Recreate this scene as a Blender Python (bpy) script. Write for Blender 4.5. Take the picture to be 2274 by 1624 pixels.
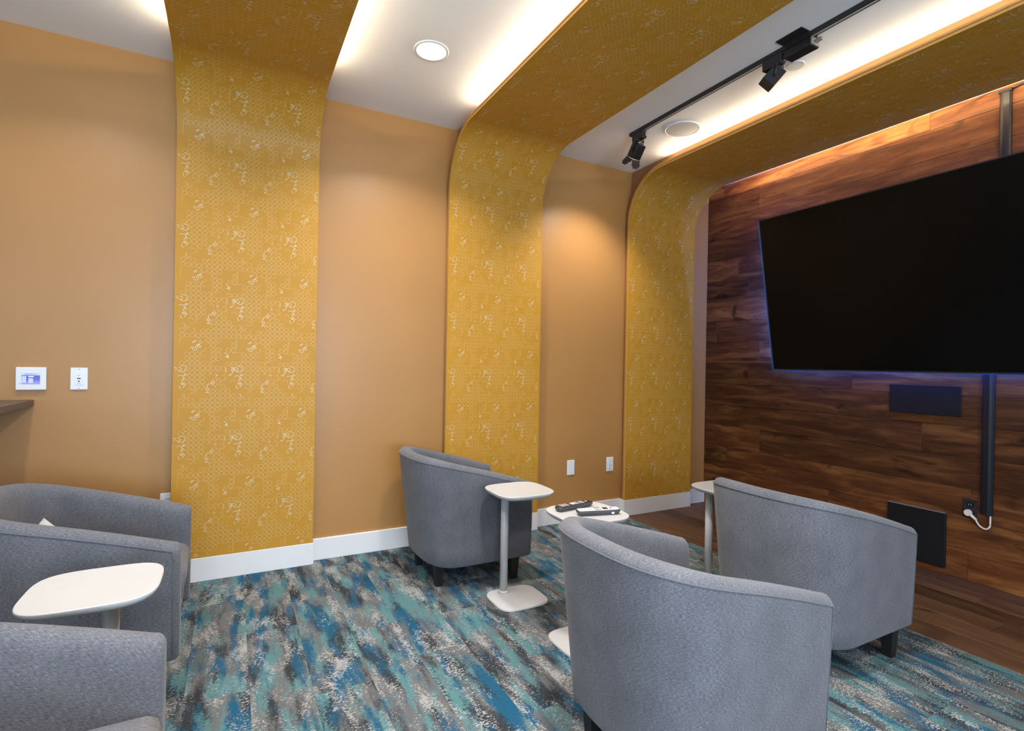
import bpy, bmesh, math, random
import numpy as np
from mathutils import Vector, Matrix

# ------------------------------------------------------------------ scene reset
for o in list(bpy.data.objects):
    bpy.data.objects.remove(o)
S = bpy.context.scene
C = S.collection
R = math.radians

# ------------------------------------------------------------------ camera (calibrated on the photograph, 2274x1624)
F_PX, YAW, PITCH, ROLL, CAM_Z = 1167.79, R(28.1134), R(-0.0887), R(1.0158), 1.27
_f = Vector((math.sin(YAW) * math.cos(PITCH), math.cos(YAW) * math.cos(PITCH), math.sin(PITCH)))
_r = Vector((math.cos(YAW), -math.sin(YAW), 0))
_u = _r.cross(_f)
CR = _r * math.cos(ROLL) + _u * math.sin(ROLL)
CU = -_r * math.sin(ROLL) + _u * math.cos(ROLL)
cam = bpy.data.cameras.new('camera')
cam.sensor_width = 36.0
cam.lens = F_PX / 2274 * 36
cam.clip_start = 0.02
cam_o = bpy.data.objects.new('camera', cam)
C.objects.link(cam_o)
m = Matrix((CR, CU, -_f)).transposed().to_4x4()
m.translation = (0, 0, CAM_Z)
cam_o.matrix_world = m
S.camera = cam_o

# ------------------------------------------------------------------ world, exposure, added fill light
S.view_settings.view_transform = 'Standard'
S.view_settings.look = 'None'
S.view_settings.gamma = 1.0
S.view_settings.use_curve_mapping = False
S.view_settings.exposure = 0.36
w = bpy.data.worlds.new('world')
S.world = w
w.use_nodes = True
w.node_tree.nodes['Background'].inputs[0].default_value = (0.55, 0.7, 1.0, 1)
w.node_tree.nodes['Background'].inputs[1].default_value = 0.6
try:
    S.cycles.max_bounces = 8
    S.cycles.diffuse_bounces = 5
    S.cycles.glossy_bounces = 3
    S.cycles.transmission_bounces = 4
    S.cycles.caustics_reflective = False
    S.cycles.caustics_refractive = False
    S.cycles.sample_clamp_indirect = 4.0
    S.cycles.use_denoising = True
    S.cycles.denoiser = 'OPENIMAGEDENOISE'
except Exception:
    pass


def light(name, kind, loc, aim, power, color, along=None, **kw):
    l = bpy.data.lights.new(name, kind)
    l.energy = power
    l.color = color
    for k, v in kw.items():
        setattr(l, k, v)
    o = bpy.data.objects.new(name, l)
    C.objects.link(o)
    o.location = loc
    d = (Vector(aim) - Vector(loc)).normalized()
    if along is None:
        o.rotation_euler = d.to_track_quat('-Z', 'Y').to_euler()
    else:                      # long side of a strip light runs along the given axis
        ya = Vector(along).normalized()
        za = -(d - ya * d.dot(ya)).normalized()
        o.rotation_euler = Matrix((ya.cross(za), ya, za)).transposed().to_euler()
    return o


# room constants (metres)
YW = 3.548      # painted wall plane
XW = 3.985      # plank wall front plane
H = 2.953       # ceiling
YR = -3.2       # wall behind the camera
XL = -3.2       # wall far left
XC = 2.966      # carpet / wood floor border
# added fill light from made-up, unseen windows, far left and behind the camera
light('window_fill_light', 'AREA', (XL + 0.09, -1.3, 1.5), (2.0, 0.2, 2.4), 38, (0.55, 0.75, 1.0),
      shape='RECTANGLE', size=2.2, size_y=1.5, spread=R(175))
light('window_fill_light', 'AREA', (0.3, YR + 0.09, 1.5), (0.9, 2.0, 2.8), 185, (0.60, 0.79, 1.0),
      shape='RECTANGLE', size=2.2, size_y=1.5, spread=R(175))

# ------------------------------------------------------------------ material helpers


class NT:
    def __init__(s, name):
        s.m = bpy.data.materials.new(name)
        s.m.use_nodes = True
        s.t = s.m.node_tree
        s.b = s.t.nodes['Principled BSDF']

    def n(s, typ, **kw):
        nd = s.t.nodes.new(typ)
        for k, v in kw.items():
            setattr(nd, k, v)
        return nd

    def l(s, a, b):
        s.t.links.new(a, b)

    def math(s, op, a, b=None, c=None):
        nd = s.n('ShaderNodeMath', operation=op)
        for i, v in enumerate((a, b, c)):
            if v is None:
                continue
            if isinstance(v, (int, float)):
                nd.inputs[i].default_value = v
            else:
                s.l(v, nd.inputs[i])
        return nd.outputs[0]

    def noise(s, vec, scale, detail=2.0, rough=0.5, dist=0.0):
        nd = s.n('ShaderNodeTexNoise')
        nd.inputs['Scale'].default_value = scale
        nd.inputs['Detail'].default_value = detail
        nd.inputs['Roughness'].default_value = rough
        nd.inputs['Distortion'].default_value = dist
        s.l(vec, nd.inputs['Vector'])
        return nd.outputs['Fac']

    def map(s, vec, scale=(1, 1, 1), loc=(0, 0, 0)):
        nd = s.n('ShaderNodeMapping')
        nd.inputs['Scale'].default_value = scale
        nd.inputs['Location'].default_value = loc
        s.l(vec, nd.inputs['Vector'])
        return nd.outputs[0]

    def ramp(s, fac, stops, interp='LINEAR'):
        nd = s.n('ShaderNodeValToRGB')
        cr = nd.color_ramp
        cr.interpolation = interp
        while len(cr.elements) < len(stops):
            cr.elements.new(0.5)
        for e, (p, c) in zip(cr.elements, stops):
            e.position = p
            e.color = (*c, 1) if len(c) == 3 else c
        s.l(fac, nd.inputs[0])
        return nd.outputs['Color']

    def mix(s, fac, a, b, blend='MIX'):
        nd = s.n('ShaderNodeMix', data_type='RGBA', blend_type=blend)
        for sock, v in ((nd.inputs[0], fac), (nd.inputs[6], a), (nd.inputs[7], b)):
            if isinstance(v, (int, float)):
                sock.default_value = v
            elif isinstance(v, tuple):
                sock.default_value = (*v, 1) if len(v) == 3 else v
            else:
                s.l(v, sock)
        return nd.outputs[2]

    def bump(s, h, strength=0.2, dist=0.002):
        nd = s.n('ShaderNodeBump')
        nd.inputs['Strength'].default_value = strength
        nd.inputs['Distance'].default_value = dist
        s.l(h, nd.inputs['Height'])
        s.l(nd.outputs[0], s.b.inputs['Normal'])

    def set(s, **kw):
        for k, v in kw.items():
            k = k.replace('_', ' ')
            if isinstance(v, (int, float)):
                s.b.inputs[k].default_value = v
            elif isinstance(v, tuple):
                s.b.inputs[k].default_value = (*v, 1) if len(v) == 3 else v
            else:
                s.l(v, s.b.inputs[k])
        return s


def plain(name, col, rough=0.5, metal=0.0, spec=0.5, var=0.06, scale=30, bump=0.0):
    k = NT(name)
    tc = k.n('ShaderNodeTexCoord').outputs['Object']
    n = k.noise(tc, scale, 3)
    a = tuple(c * (1 - var) for c in col)
    b = tuple(min(1, c * (1 + var)) for c in col)
    k.set(Base_Color=k.ramp(n, [(0.3, a), (0.7, b)]), Roughness=rough, Metallic=metal)
    k.b.inputs['Specular IOR Level'].default_value = spec
    if bump:
        k.bump(n, bump)
    return k.m


def emis(name, col, strength):
    k = NT(name)
    k.set(Base_Color=(0.0, 0.0, 0.0), Emission_Color=col, Emission_Strength=strength)
    return k.m


def srgb(r, g, b):
    f = lambda c: ((c / 255 + 0.055) / 1.055) ** 2.4 if c > 10 else c / 255 / 12.92
    return (f(r), f(g), f(b))


def rand_coord(k, scale):
    """object coordinates shifted by a random amount for each object, so that every piece differs"""
    tc = k.n('ShaderNodeTexCoord').outputs['Object']
    oi = k.n('ShaderNodeObjectInfo').outputs['Random']
    cmb = k.n('ShaderNodeCombineXYZ')
    k.l(k.math('MULTIPLY', oi, 37.0), cmb.inputs[0])
    k.l(k.math('MULTIPLY', oi, 91.0), cmb.inputs[1])
    k.l(k.math('MULTIPLY', oi, 53.0), cmb.inputs[2])
    ad = k.n('ShaderNodeVectorMath', operation='ADD')
    k.l(k.map(tc, scale), ad.inputs[0])
    k.l(cmb.outputs[0], ad.inputs[1])
    return ad.outputs[0], oi


# painted wall
k = NT('wall_paint')
tc = k.n('ShaderNodeTexCoord').outputs['Object']
n = k.noise(tc, 1.3, 2)
k.set(Base_Color=k.ramp(n, [(0.3, (0.395, 0.200, 0.063)), (0.7, (0.428, 0.218, 0.071))]), Roughness=0.38)
k.b.inputs['Specular IOR Level'].default_value = 0.5
k.bump(k.noise(tc, 260, 2), 0.12, 0.001)
M_WALL = k.m
M_CEIL = plain('ceiling_paint', (0.88, 0.875, 0.88), 0.8, var=0.02, scale=2)
M_TRIM = plain('white_trim_paint', (0.76, 0.76, 0.77), 0.4, var=0.01, scale=3)
M_REAR = plain('rear_wall_paint', (0.82, 0.81, 0.79), 0.6, var=0.03, scale=2)
M_EDGE = plain('arch_edge_band', (0.62, 0.34, 0.09), 0.45, var=0.05)
M_CORE = plain('arch_core_paint', (0.30, 0.15, 0.055), 0.55, var=0.05)

# gold wallpaper ground
k = NT('gold_wallpaper')
uv = k.n('ShaderNodeUVMap').outputs[0]
n1 = k.noise(uv, 3.0, 2)
n2 = k.noise(k.map(uv, (1, 1, 1)), 420, 2)
c = k.ramp(n1, [(0.3, (0.480, 0.236, 0.018)), (0.7, (0.515, 0.258, 0.025))])
k.set(Base_Color=k.mix(0.12, c, k.ramp(n2, [(0.35, (0.33, 0.15, 0.02)), (0.65, (0.62, 0.36, 0.08))])), Roughness=0.5)
k.b.inputs['Specular IOR Level'].default_value = 0.3
k.bump(n2, 0.06, 0.001)
M_PAPER = k.m
M_RING = plain('pale_gold_print', (0.62, 0.37, 0.115), 0.45, var=0.05)
M_MOTIF = plain('silver_print', (0.78, 0.71, 0.57), 0.35, spec=0.6, var=0.04)

# carpet planks
k = NT('carpet')
v, oi = rand_coord(k, (1, 1, 1))
tcw = v
sp = k.noise(k.map(v, (95, 200, 1)), 1.0, 3, 0.6, 0.5)          # yarn speckle
st1 = k.noise(k.map(v, (14, 3.0, 1)), 1.0, 3, 0.55)
st2 = k.noise(k.map(v, (13, 3.4, 1), (5, 3, 0)), 1.0, 3, 0.55)
st3 = k.noise(k.map(v, (15, 3.0, 1), (15, 8, 0)), 1.0, 3, 0.55)
st4 = k.noise(k.map(v, (13, 4.6, 1), (25, 18, 0)), 1.0, 3, 0.6)


def mask(a, wa, wb, thr, soft=0.03):
    x = k.math('ADD', k.math('MULTIPLY', a, wa), k.math('MULTIPLY', sp, wb))
    mr = k.n('ShaderNodeMapRange')
    mr.inputs['From Min'].default_value = thr - soft
    mr.inputs['From Max'].default_value = thr + soft
    k.l(x, mr.inputs['Value'])
    return mr.outputs[0]


base = k.mix(mask(st1, 1.0, 0.35, 0.685, 0.06), (0.112, 0.115, 0.118), (0.030, 0.033, 0.038))
c = k.mix(mask(st2, 1.0, 0.75, 0.905, 0.02), base, (0.080, 0.180, 0.195))
c = k.mix(mask(st3, 1.0, 0.65, 0.893, 0.02), c, (0.012, 0.078, 0.145))
c = k.mix(mask(st4, 0.9, 1.0, 1.055, 0.02), c, (0.30, 0.305, 0.305))
fine = k.noise(k.map(v, (700, 700, 1)), 1.0, 2)
c = k.mix(0.35, c, k.ramp(fine, [(0.3, (0.30, 0.30, 0.30)), (0.7, (0.75, 0.75, 0.75))]), 'OVERLAY')
k.set(Base_Color=c, Roughness=0.95)
k.b.inputs['Specular IOR Level'].default_value = 0.1
k.bump(fine, 0.35, 0.003)
M_CARPET = k.m


def wood_mat(name, dark, mid, light_, axis, rough):
    """axis: local axis index along the grain"""
    k = NT(name)
    s = [14, 14, 14]
    s[axis] = 1.9
    v, oi = rand_coord(k, tuple(s))
    n1 = k.noise(v, 1.0, 5, 0.6, 0.9)
    s2 = [90, 90, 90]
    s2[axis] = 6.0
    v2, _ = rand_coord(k, tuple(s2))
    n2 = k.noise(v2, 1.0, 3, 0.6)
    s3 = [7, 7, 7]
    s3[axis] = 2.6
    v3, _ = rand_coord(k, tuple(s3))
    n3 = k.noise(v3, 1.0, 2, 0.5, 1.5)
    c = k.ramp(n1, [(0.28, dark), (0.5, mid), (0.74, light_)])
    c = k.mix(0.45, c, k.ramp(n2, [(0.3, (0.28, 0.28, 0.28)), (0.7, (0.68, 0.68, 0.68))]), 'OVERLAY')
    c = k.mix(k.ramp(n3, [(0.62, (0, 0, 0)), (0.74, (0.8, 0.8, 0.8))]), c, tuple(x * 0.45 for x in dark))
    tone = k.math('ADD', k.math('MULTIPLY', oi, 0.75), 0.62)
    tn = k.n('ShaderNodeCombineXYZ')
    for i in range(3):
        k.l(tone, tn.inputs[i])
    c = k.mix(1.0, c, tn.outputs[0], 'MULTIPLY')
    k.set(Base_Color=c, Roughness=rough)
    k.b.inputs['Specular IOR Level'].default_value = 0.22
    k.bump(n2, 0.15, 0.001)
    return k.m


M_WOOD = wood_mat('plank_wall_wood', (0.036, 0.010, 0.004), (0.108, 0.037, 0.012), (0.235, 0.100, 0.029), 1, 0.5)
M_FLOORW = wood_mat('floor_wood', (0.046, 0.022, 0.012), (0.085, 0.043, 0.023), (0.130, 0.071, 0.039), 1, 0.42)

# heathered upholstery
k = NT('grey_upholstery')
uv = k.n('ShaderNodeUVMap').outputs[0]
oi = k.n('ShaderNodeObjectInfo').outputs['Random']
ho = k.noise(k.map(uv, (95, 900, 1)), 1.0, 3, 0.6)
ve = k.noise(k.map(uv, (900, 150, 1), (7, 3, 0)), 1.0, 3, 0.6)
big = k.noise(uv, 9, 2)
f = k.math('ADD', k.math('MULTIPLY', ho, 0.7), k.math('MULTIPLY', ve, 0.3))
f = k.math('ADD', f, k.math('MULTIPLY', k.math('SUBTRACT', big, 0.5), 0.10))
k.set(Base_Color=k.ramp(f, [(0.38, (0.052, 0.055, 0.068)), (0.50, (0.104, 0.108, 0.127)), (0.62, (0.20, 0.205, 0.23))]), Roughness=0.92)
k.b.inputs['Specular IOR Level'].default_value = 0.15
k.b.inputs['Sheen Weight'].default_value = 0.18
k.b.inputs['Sheen Roughness'].default_value = 0.5
k.bump(f, 0.4, 0.0015)
M_FABRIC = k.m
M_LEG = plain('black_leg_wood', (0.010, 0.009, 0.009), 0.4)
M_TABLE = plain('white_table_lacquer', (0.50, 0.505, 0.51), 0.35, var=0.01)
M_BLACK = plain('black_metal', (0.018, 0.016, 0.017), 0.42, var=0.1)
M_BLACKM = plain('matt_black_panel', (0.006, 0.006, 0.008), 0.6, spec=0.25, var=0.1)
M_CONDUIT = plain('black_conduit', (0.009, 0.010, 0.014), 0.36, spec=0.35, var=0.1)
M_BRUSH = plain('brushed_steel', (0.55, 0.50, 0.44), 0.35, 0.8, var=0.05)
M_PLATE = plain('white_plastic', (0.82, 0.83, 0.85), 0.35, var=0.01)
M_SLOT = plain('dark_slot', (0.02, 0.02, 0.02), 0.6)
M_GREYSLOT = plain('grey_slot', (0.42, 0.42, 0.45), 0.6)
M_CREAM = plain('cream_plastic', (0.72, 0.64, 0.55), 0.45, var=0.02)
M_GRILLE = plain('speaker_grille', (0.50, 0.48, 0.45), 0.7, var=0.05, scale=300)
M_SCREEN = plain('tv_glass', (0.003, 0.003, 0.003), 0.25, spec=0.12, var=0.02)
M_COUNTER = NT('speckled_counter')
tc = M_COUNTER.n('ShaderNodeTexCoord').outputs['Object']
nn = M_COUNTER.noise(tc, 260, 2, 0.7)
M_COUNTER.set(Base_Color=M_COUNTER.ramp(nn, [(0.55, (0.085, 0.062, 0.055)), (0.66, (0.10, 0.075, 0.065)), (0.70, (0.55, 0.48, 0.42))]), Roughness=0.35)
M_COUNTER = M_COUNTER.m
M_LENS = emis('downlight_lens', (1.0, 0.97, 0.93), 9.0)
M_LED = emis('warm_led', (1.0, 0.82, 0.52), 12.0)
M_BLUEGLOW = emis('blue_led_wall_glow', (0.015, 0.10, 0.42), 0.45)
M_CUSHION = plain('white_cushion_cloth', (0.50, 0.50, 0.50), 0.9, var=0.03, scale=40)
M_REMOTE_D = plain('dark_grey_plastic', (0.055, 0.057, 0.060), 0.4)
M_REMOTE_F = plain('black_remote_face', (0.012, 0.012, 0.013), 0.35)
M_REMOTE_W = plain('silver_white_plastic', (0.66, 0.67, 0.66), 0.45, var=0.01)
M_BTN_G = plain('grey_button', (0.50, 0.51, 0.53), 0.5)
M_BTN_Y = plain('yellow_button', (0.62, 0.45, 0.10), 0.5)
M_BTN_R = plain('pink_button', (0.62, 0.35, 0.33), 0.5)
M_GLASS = NT('added_window_glass')
M_GLASS.set(Base_Color=(1.0, 1.0, 1.0), Roughness=0.02, Transmission_Weight=1.0, IOR=1.05)
M_GLASS = M_GLASS.m
# touch panel display: blue to lilac
k = NT('touch_display')
tc = k.n('ShaderNodeTexCoord').outputs['Generated']
sx = k.n('ShaderNodeSeparateXYZ')
k.l(tc, sx.inputs[0])
k.set(Base_Color=(0.0, 0.0, 0.0), Emission_Color=k.ramp(sx.outputs[2], [(0.0, (0.36, 0.33, 0.75)), (0.45, (0.10, 0.14, 0.60)), (0.78, (0.09, 0.13, 0.55)), (0.80, (0.35, 0.42, 0.90)), (1.0, (0.36, 0.45, 0.92))]), Emission_Strength=0.9)
M_DISPLAY = k.m
M_UI = emis('display_button', (0.62, 0.72, 0.92), 0.85)
M_UIR = emis('display_icon', (0.75, 0.45, 0.62), 0.85)

# ------------------------------------------------------------------ object helpers


def mesh_obj(name, verts, faces, mat, parent=None, smooth=False, uvs=None, autosmooth=None):
    me = bpy.data.meshes.new(name)
    me.from_pydata([tuple(v) for v in verts], [], faces)
    me.materials.append(mat)
    if uvs is not None:
        ul = me.uv_layers.new(name='UVMap')
        for lp in me.loops:
            ul.data[lp.index].uv = uvs[lp.vertex_index]
    if smooth:
        me.polygons.foreach_set('use_smooth', [True] * len(me.polygons))
    me.update()
    o = bpy.data.objects.new(name, me)
    C.objects.link(o)
    o.parent = parent
    if autosmooth:
        md = o.modifiers.new('edge', 'EDGE_SPLIT')
        md.split_angle = R(autosmooth)
    return o


def bm_obj(name, bm, mat, parent=None, smooth=False):
    me = bpy.data.meshes.new(name)
    bmesh.ops.recalc_face_normals(bm, faces=bm.faces)
    if smooth:
        for f in bm.faces:
            f.smooth = True
    bm.to_mesh(me)
    bm.free()
    me.materials.append(mat)
    o = bpy.data.objects.new(name, me)
    C.objects.link(o)
    o.parent = parent
    return o


def b_box(bm, lo, hi, bevel=0.0, seg=2, mat=None):
    r = bmesh.ops.create_cube(bm, size=1.0)
    vs = r['verts']
    for v in vs:
        v.co = Vector([(lo[i] + hi[i]) / 2 + v.co[i] * (hi[i] - lo[i]) for i in range(3)])
    if mat is not None:
        bmesh.ops.transform(bm, matrix=mat, verts=vs)
    if bevel:
        es = list({e for v in vs for e in v.link_edges})
        bmesh.ops.bevel(bm, geom=es, offset=bevel, segments=seg, affect='EDGES', profile=0.5)


def box(name, lo, hi, mat, parent=None, bevel=0.0, seg=2, mtx=None):
    bm = bmesh.new()
    b_box(bm, lo, hi, bevel, seg, mtx)
    return bm_obj(name, bm, mat, parent, smooth=False)


def cyl(name, c0, c1, r0, mat, parent=None, r1=None, seg=32, smooth=True, caps=True):
    c0, c1 = Vector(c0), Vector(c1)
    bm = bmesh.new()
    d = c1 - c0
    q = d.to_track_quat('Z', 'Y').to_matrix().to_4x4()
    q.translation = (c0 + c1) / 2
    bmesh.ops.create_cone(bm, segments=seg, radius1=r0, radius2=r0 if r1 is None else r1, depth=d.length, cap_ends=caps, matrix=q)
    o = bm_obj(name, bm, mat, parent)
    if smooth:
        for p in o.data.polygons:
            p.use_smooth = len(p.vertices) == 4
    return o


def tube(name, pts, rad, mat, parent=None, seg=8, closed_ends=True):
    pts = [Vector(p) for p in pts]
    V, Fc = [], []
    up = Vector((0, 0, 1))
    for i, p in enumerate(pts):
        t = (pts[min(i + 1, len(pts) - 1)] - pts[max(i - 1, 0)]).normalized()
        a = t.cross(up)
        if a.length < 0.05:
            a = t.cross(Vector((1, 0, 0)))
        a.normalize()
        b = t.cross(a)
        for j in range(seg):
            an = 2 * math.pi * j / seg
            V.append(p + a * math.cos(an) * rad + b * math.sin(an) * rad)
    for i in range(len(pts) - 1):
        for j in range(seg):
            Fc.append((i * seg + j, i * seg + (j + 1) % seg, (i + 1) * seg + (j + 1) % seg, (i + 1) * seg + j))
    if closed_ends:
        Fc.append(tuple(range(seg))[::-1])
        Fc.append(tuple((len(pts) - 1) * seg + j for j in range(seg)))
    return mesh_obj(name, V, Fc, mat, parent, smooth=True)


def thing(name, label, cat, loc=(0, 0, 0), rz=0, group=None):
    o = bpy.data.objects.new(name, None)
    o.empty_display_size = 0.1
    C.objects.link(o)
    o.location = loc
    o.rotation_euler = (0, 0, rz)
    o['label'] = label
    o['category'] = cat
    if group:
        o['group'] = group
    return o


def tag(o, label, cat, group=None):
    o['label'] = label
    o['category'] = cat
    if group:
        o['group'] = group
    return o


def struct(o, label=None):
    o['kind'] = 'structure'
    if label:
        o['label'] = label
    return o


def copy_tree(o, parent=None):
    c2 = o.copy()
    C.objects.link(c2)
    c2.parent = parent
    for ch in list(o.children):
        copy_tree(ch, c2)
    return c2


def shared(name, me, loc, parent):
    o = bpy.data.objects.new(name, me)
    C.objects.link(o)
    o.location = loc
    o.parent = parent
    return o


def slab_mesh(name, sx, sy, sz, ch, mat, ax=2, sg=1):
    """thin board centred at its origin, its visible face chamfered; ax, sg: axis and sign of that face"""
    oth = [i for i in range(3) if i != ax]
    s = (sx, sy, sz)
    V = []

    def ring(d, inset):
        for a, b in ((-1, -1), (1, -1), (1, 1), (-1, 1)):
            p = [0, 0, 0]
            p[ax] = d
            p[oth[0]] = a * (s[oth[0]] / 2 - inset)
            p[oth[1]] = b * (s[oth[1]] / 2 - inset)
            V.append(p)
    ring(-sg * s[ax] / 2, 0)
    ring(sg * (s[ax] / 2 - ch), 0)
    ring(sg * s[ax] / 2, ch)
    Fc = []
    for r in range(2):
        for j in range(4):
            Fc.append((r * 4 + j, r * 4 + (j + 1) % 4, r * 4 + 4 + (j + 1) % 4, r * 4 + 4 + j))
    Fc.append((8, 9, 10, 11))
    Fc.append((3, 2, 1, 0))
    me = bpy.data.meshes.new(name)
    me.from_pydata(V, [], Fc)
    me.materials.append(mat)
    bm = bmesh.new()
    bm.from_mesh(me)
    bmesh.ops.recalc_face_normals(bm, faces=bm.faces)
    bm.to_mesh(me)
    bm.free()
    return me


rnd = random.Random(7)

# ------------------------------------------------------------------ room shell
floor = struct(box('floor', (XL, YR, -0.06), (XW + 0.1, YW + 0.1, -0.008), plain('subfloor', (0.03, 0.03, 0.03), 0.9)),
               'carpet plank floor with a strip of dark wooden boards by the plank wall')
# carpet planks
PW, PL = 0.2185, 0.868
me_plank = slab_mesh('carpet_plank', PW - 0.0003, PL - 0.0003, 0.008, 0.0004, M_CARPET, 2)
x1 = XC
while x1 > XL + 0.001:
    # seams of the visible columns sit where the photograph shows them
    kcol = round((x1 - 0.30) / PW)
    x0 = 0.30 + PW * (kcol - 1)
    if x1 == XC and x1 - x0 < 0.02:
        x0 -= PW
    x0 = max(x0, XL)
    ph = {0: 2.71, 1: 2.97, 2: 2.53, -1: 2.25}.get(kcol, 2.1 + 0.868 * ((kcol * 0.37) % 1))
    y = ph
    while y > YR + 0.001:
        y -= PL
    while y < YW - 0.001:
        y0, y1 = max(y, YR), min(y + PL, YW)
        if y1 - y0 > 0.02:
            full = abs((y1 - y0) - PL) < 1e-4 and abs((x1 - x0) - PW) < 1e-4
            me = me_plank if full else slab_mesh('carpet_plank', x1 - x0 - 0.0003, y1 - y0 - 0.0003, 0.008, 0.0004, M_CARPET, 2)
            shared('carpet_plank', me, ((x0 + x1) / 2, (y0 + y1) / 2, -0.004), floor)
        y += PL
    x1 = x0
# wooden floor boards
nb = 6
bw = (XW - XC) / nb
for r in range(nb):
    y = YR - rnd.random() * 1.6
    while y < YW:
        y0, y1 = max(y, YR), min(y + 1.8, YW)
        if y1 - y0 > 0.05:
            me = slab_mesh('floor_board', bw - 0.0015, y1 - y0 - 0.0015, 0.010, 0.0015, M_FLOORW, 2)
            shared('floor_board', me, (XC + bw * (r + 0.5), (y0 + y1) / 2, -0.0035), floor)
        y += 1.8

struct(box('ceiling', (XL, YR, H), (XW + 0.1, YW + 0.1, H + 0.08), M_CEIL), 'white painted ceiling')
struct(box('wall_left', (XL, YW, -0.06), (XW + 0.1, YW + 0.1, H), M_WALL), 'mustard brown painted wall')
wr = struct(box('wall_right', (XW + 0.014, YR, -0.06), (XW + 0.1, YW, H), plain('plank_backing', (0.02, 0.012, 0.008), 0.9)),
            'accent wall of horizontal dark wooden planks')
# planks of the accent wall
for r in range(16):
    z0, z1 = -0.01 + 0.19 * (r), -0.01 + 0.19 * (r + 1)
    z0, z1 = max(z0, 0.0), min(z1, H - 0.001)
    if z1 - z0 < 0.03:
        continue
    # index of the row by its height in the photograph (0.37, 0.56, 0.75 ...)
    idx = round((z0 - 0.0) / 0.19)
    j = {15: 1.751, 14: 3.002, 13: 2.425, 10: 3.093, 2: 3.29, 3: 2.957, 4: 1.765, 5: 1.93}.get(idx, rnd.uniform(1.4, 3.3))
    y = j
    while y > YR:
        y -= 1.79
    while y < YW:
        y0, y1 = max(y, YR), min(y + 1.79, YW)
        if y1 - y0 > 0.03:
            me = slab_mesh('wall_plank', 0.014, y1 - y0 - 0.0012, z1 - z0 - 0.0012, 0.0012, M_WOOD, 0, -1)
            shared('wall_plank', me, (XW + 0.007, (y0 + y1) / 2, (z0 + z1) / 2), wr)
        y += 1.79

# the two unseen walls; their windows are added to carry the fill light
WZ0, WZ1 = 0.75, 2.25


def added_window_wall(name, wname, label, c, w0, w1, e0, e1, horizontal):
    # c: inner plane; w0..w1 the opening; e0..e1 the wall's run; horizontal: the wall runs along x
    def bx(a0, a1, z0, z1, d0, d1):
        return ((a0, c - d1, z0), (a1, c - d0, z1)) if horizontal else ((c - d1, a0, z0), (c - d0, a1, z1))
    bm = bmesh.new()
    for a0, a1, z0, z1 in ((e0, w0, -0.06, H), (w1, e1, -0.06, H), (w0, w1, -0.06, WZ0), (w0, w1, WZ1, H)):
        b_box(bm, *bx(a0, a1, z0, z1, 0.0, 0.1))
    struct(bm_obj(name, bm, M_REAR), label)
    wm = (w0 + w1) / 2
    bm = bmesh.new()
    for a0, a1, z0, z1 in ((w0, w0 + 0.05, WZ0, WZ1), (w1 - 0.05, w1, WZ0, WZ1), (w0, w1, WZ0, WZ0 + 0.05), (w0, w1, WZ1 - 0.05, WZ1), (wm - 0.025, wm + 0.025, WZ0, WZ1)):
        b_box(bm, *bx(a0, a1, z0, z1, 0.02, 0.08))
    win = struct(bm_obj(wname, bm, M_TRIM), 'unseen white framed window added for fill light')
    box('pane', *bx(w0 + 0.05, wm - 0.025, WZ0 + 0.05, WZ1 - 0.05, 0.05, 0.055), M_GLASS, win)
    box('pane', *bx(wm + 0.025, w1 - 0.05, WZ0 + 0.05, WZ1 - 0.05, 0.05, 0.055), M_GLASS, win)


added_window_wall('wall_far', 'added_window_1', 'white wall with an added window', XL, -2.45, -0.15, YR, YW, False)
added_window_wall('wall_rear', 'added_window_2', 'white wall with an added window behind the camera', YR, -0.85, 1.45, XL, XW + 0.1, True)

# baseboards of the painted wall: one run in each bay between the arches
ARCH = [(-0.285, 0.468), (1.336, 2.100), (2.962, 3.732)]
PF = 3.475       # front face of the arch panels
HB = 0.137
runs = [(XL, ARCH[0][0] + 0.01), (ARCH[0][1] - 0.002, ARCH[1][0] + 0.01), (ARCH[1][1] - 0.002, ARCH[2][0] + 0.01), (ARCH[2][1] - 0.002, XW)]
bm = bmesh.new()
for a, b in runs:
    b_box(bm, (a, YW - 0.016, 0), (b, YW, HB), 0.002, 1)
struct(bm_obj('baseboard_left', bm, M_TRIM), 'white baseboard along the mustard wall')

# ------------------------------------------------------------------ arches of gold wallpaper
ZS, RAD, TH = 2.850, 0.37, 0.030
ZB = 0.1355
Y_END = -3.19
L1 = ZS - RAD - ZB              # vertical run
LA = RAD * math.pi / 2
L2 = (PF - RAD) - Y_END


def arch_pt(v, off=0.0):
    """v: metres along the panel from its foot; off: distance out of the room-side face (positive = into the room)"""
    if v <= L1:
        return (PF - off, ZB + v)
    if v <= L1 + LA:
        a = (v - L1) / RAD
        rr = RAD - off
        return (PF - RAD + rr * math.cos(a), ZS - RAD + rr * math.sin(a))
    return (PF - RAD - (v - L1 - LA), ZS - off)


TW, THT = 0.2828, 0.3972          # repeat of the print
PU, PV = TW / 11, THT / 15
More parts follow.
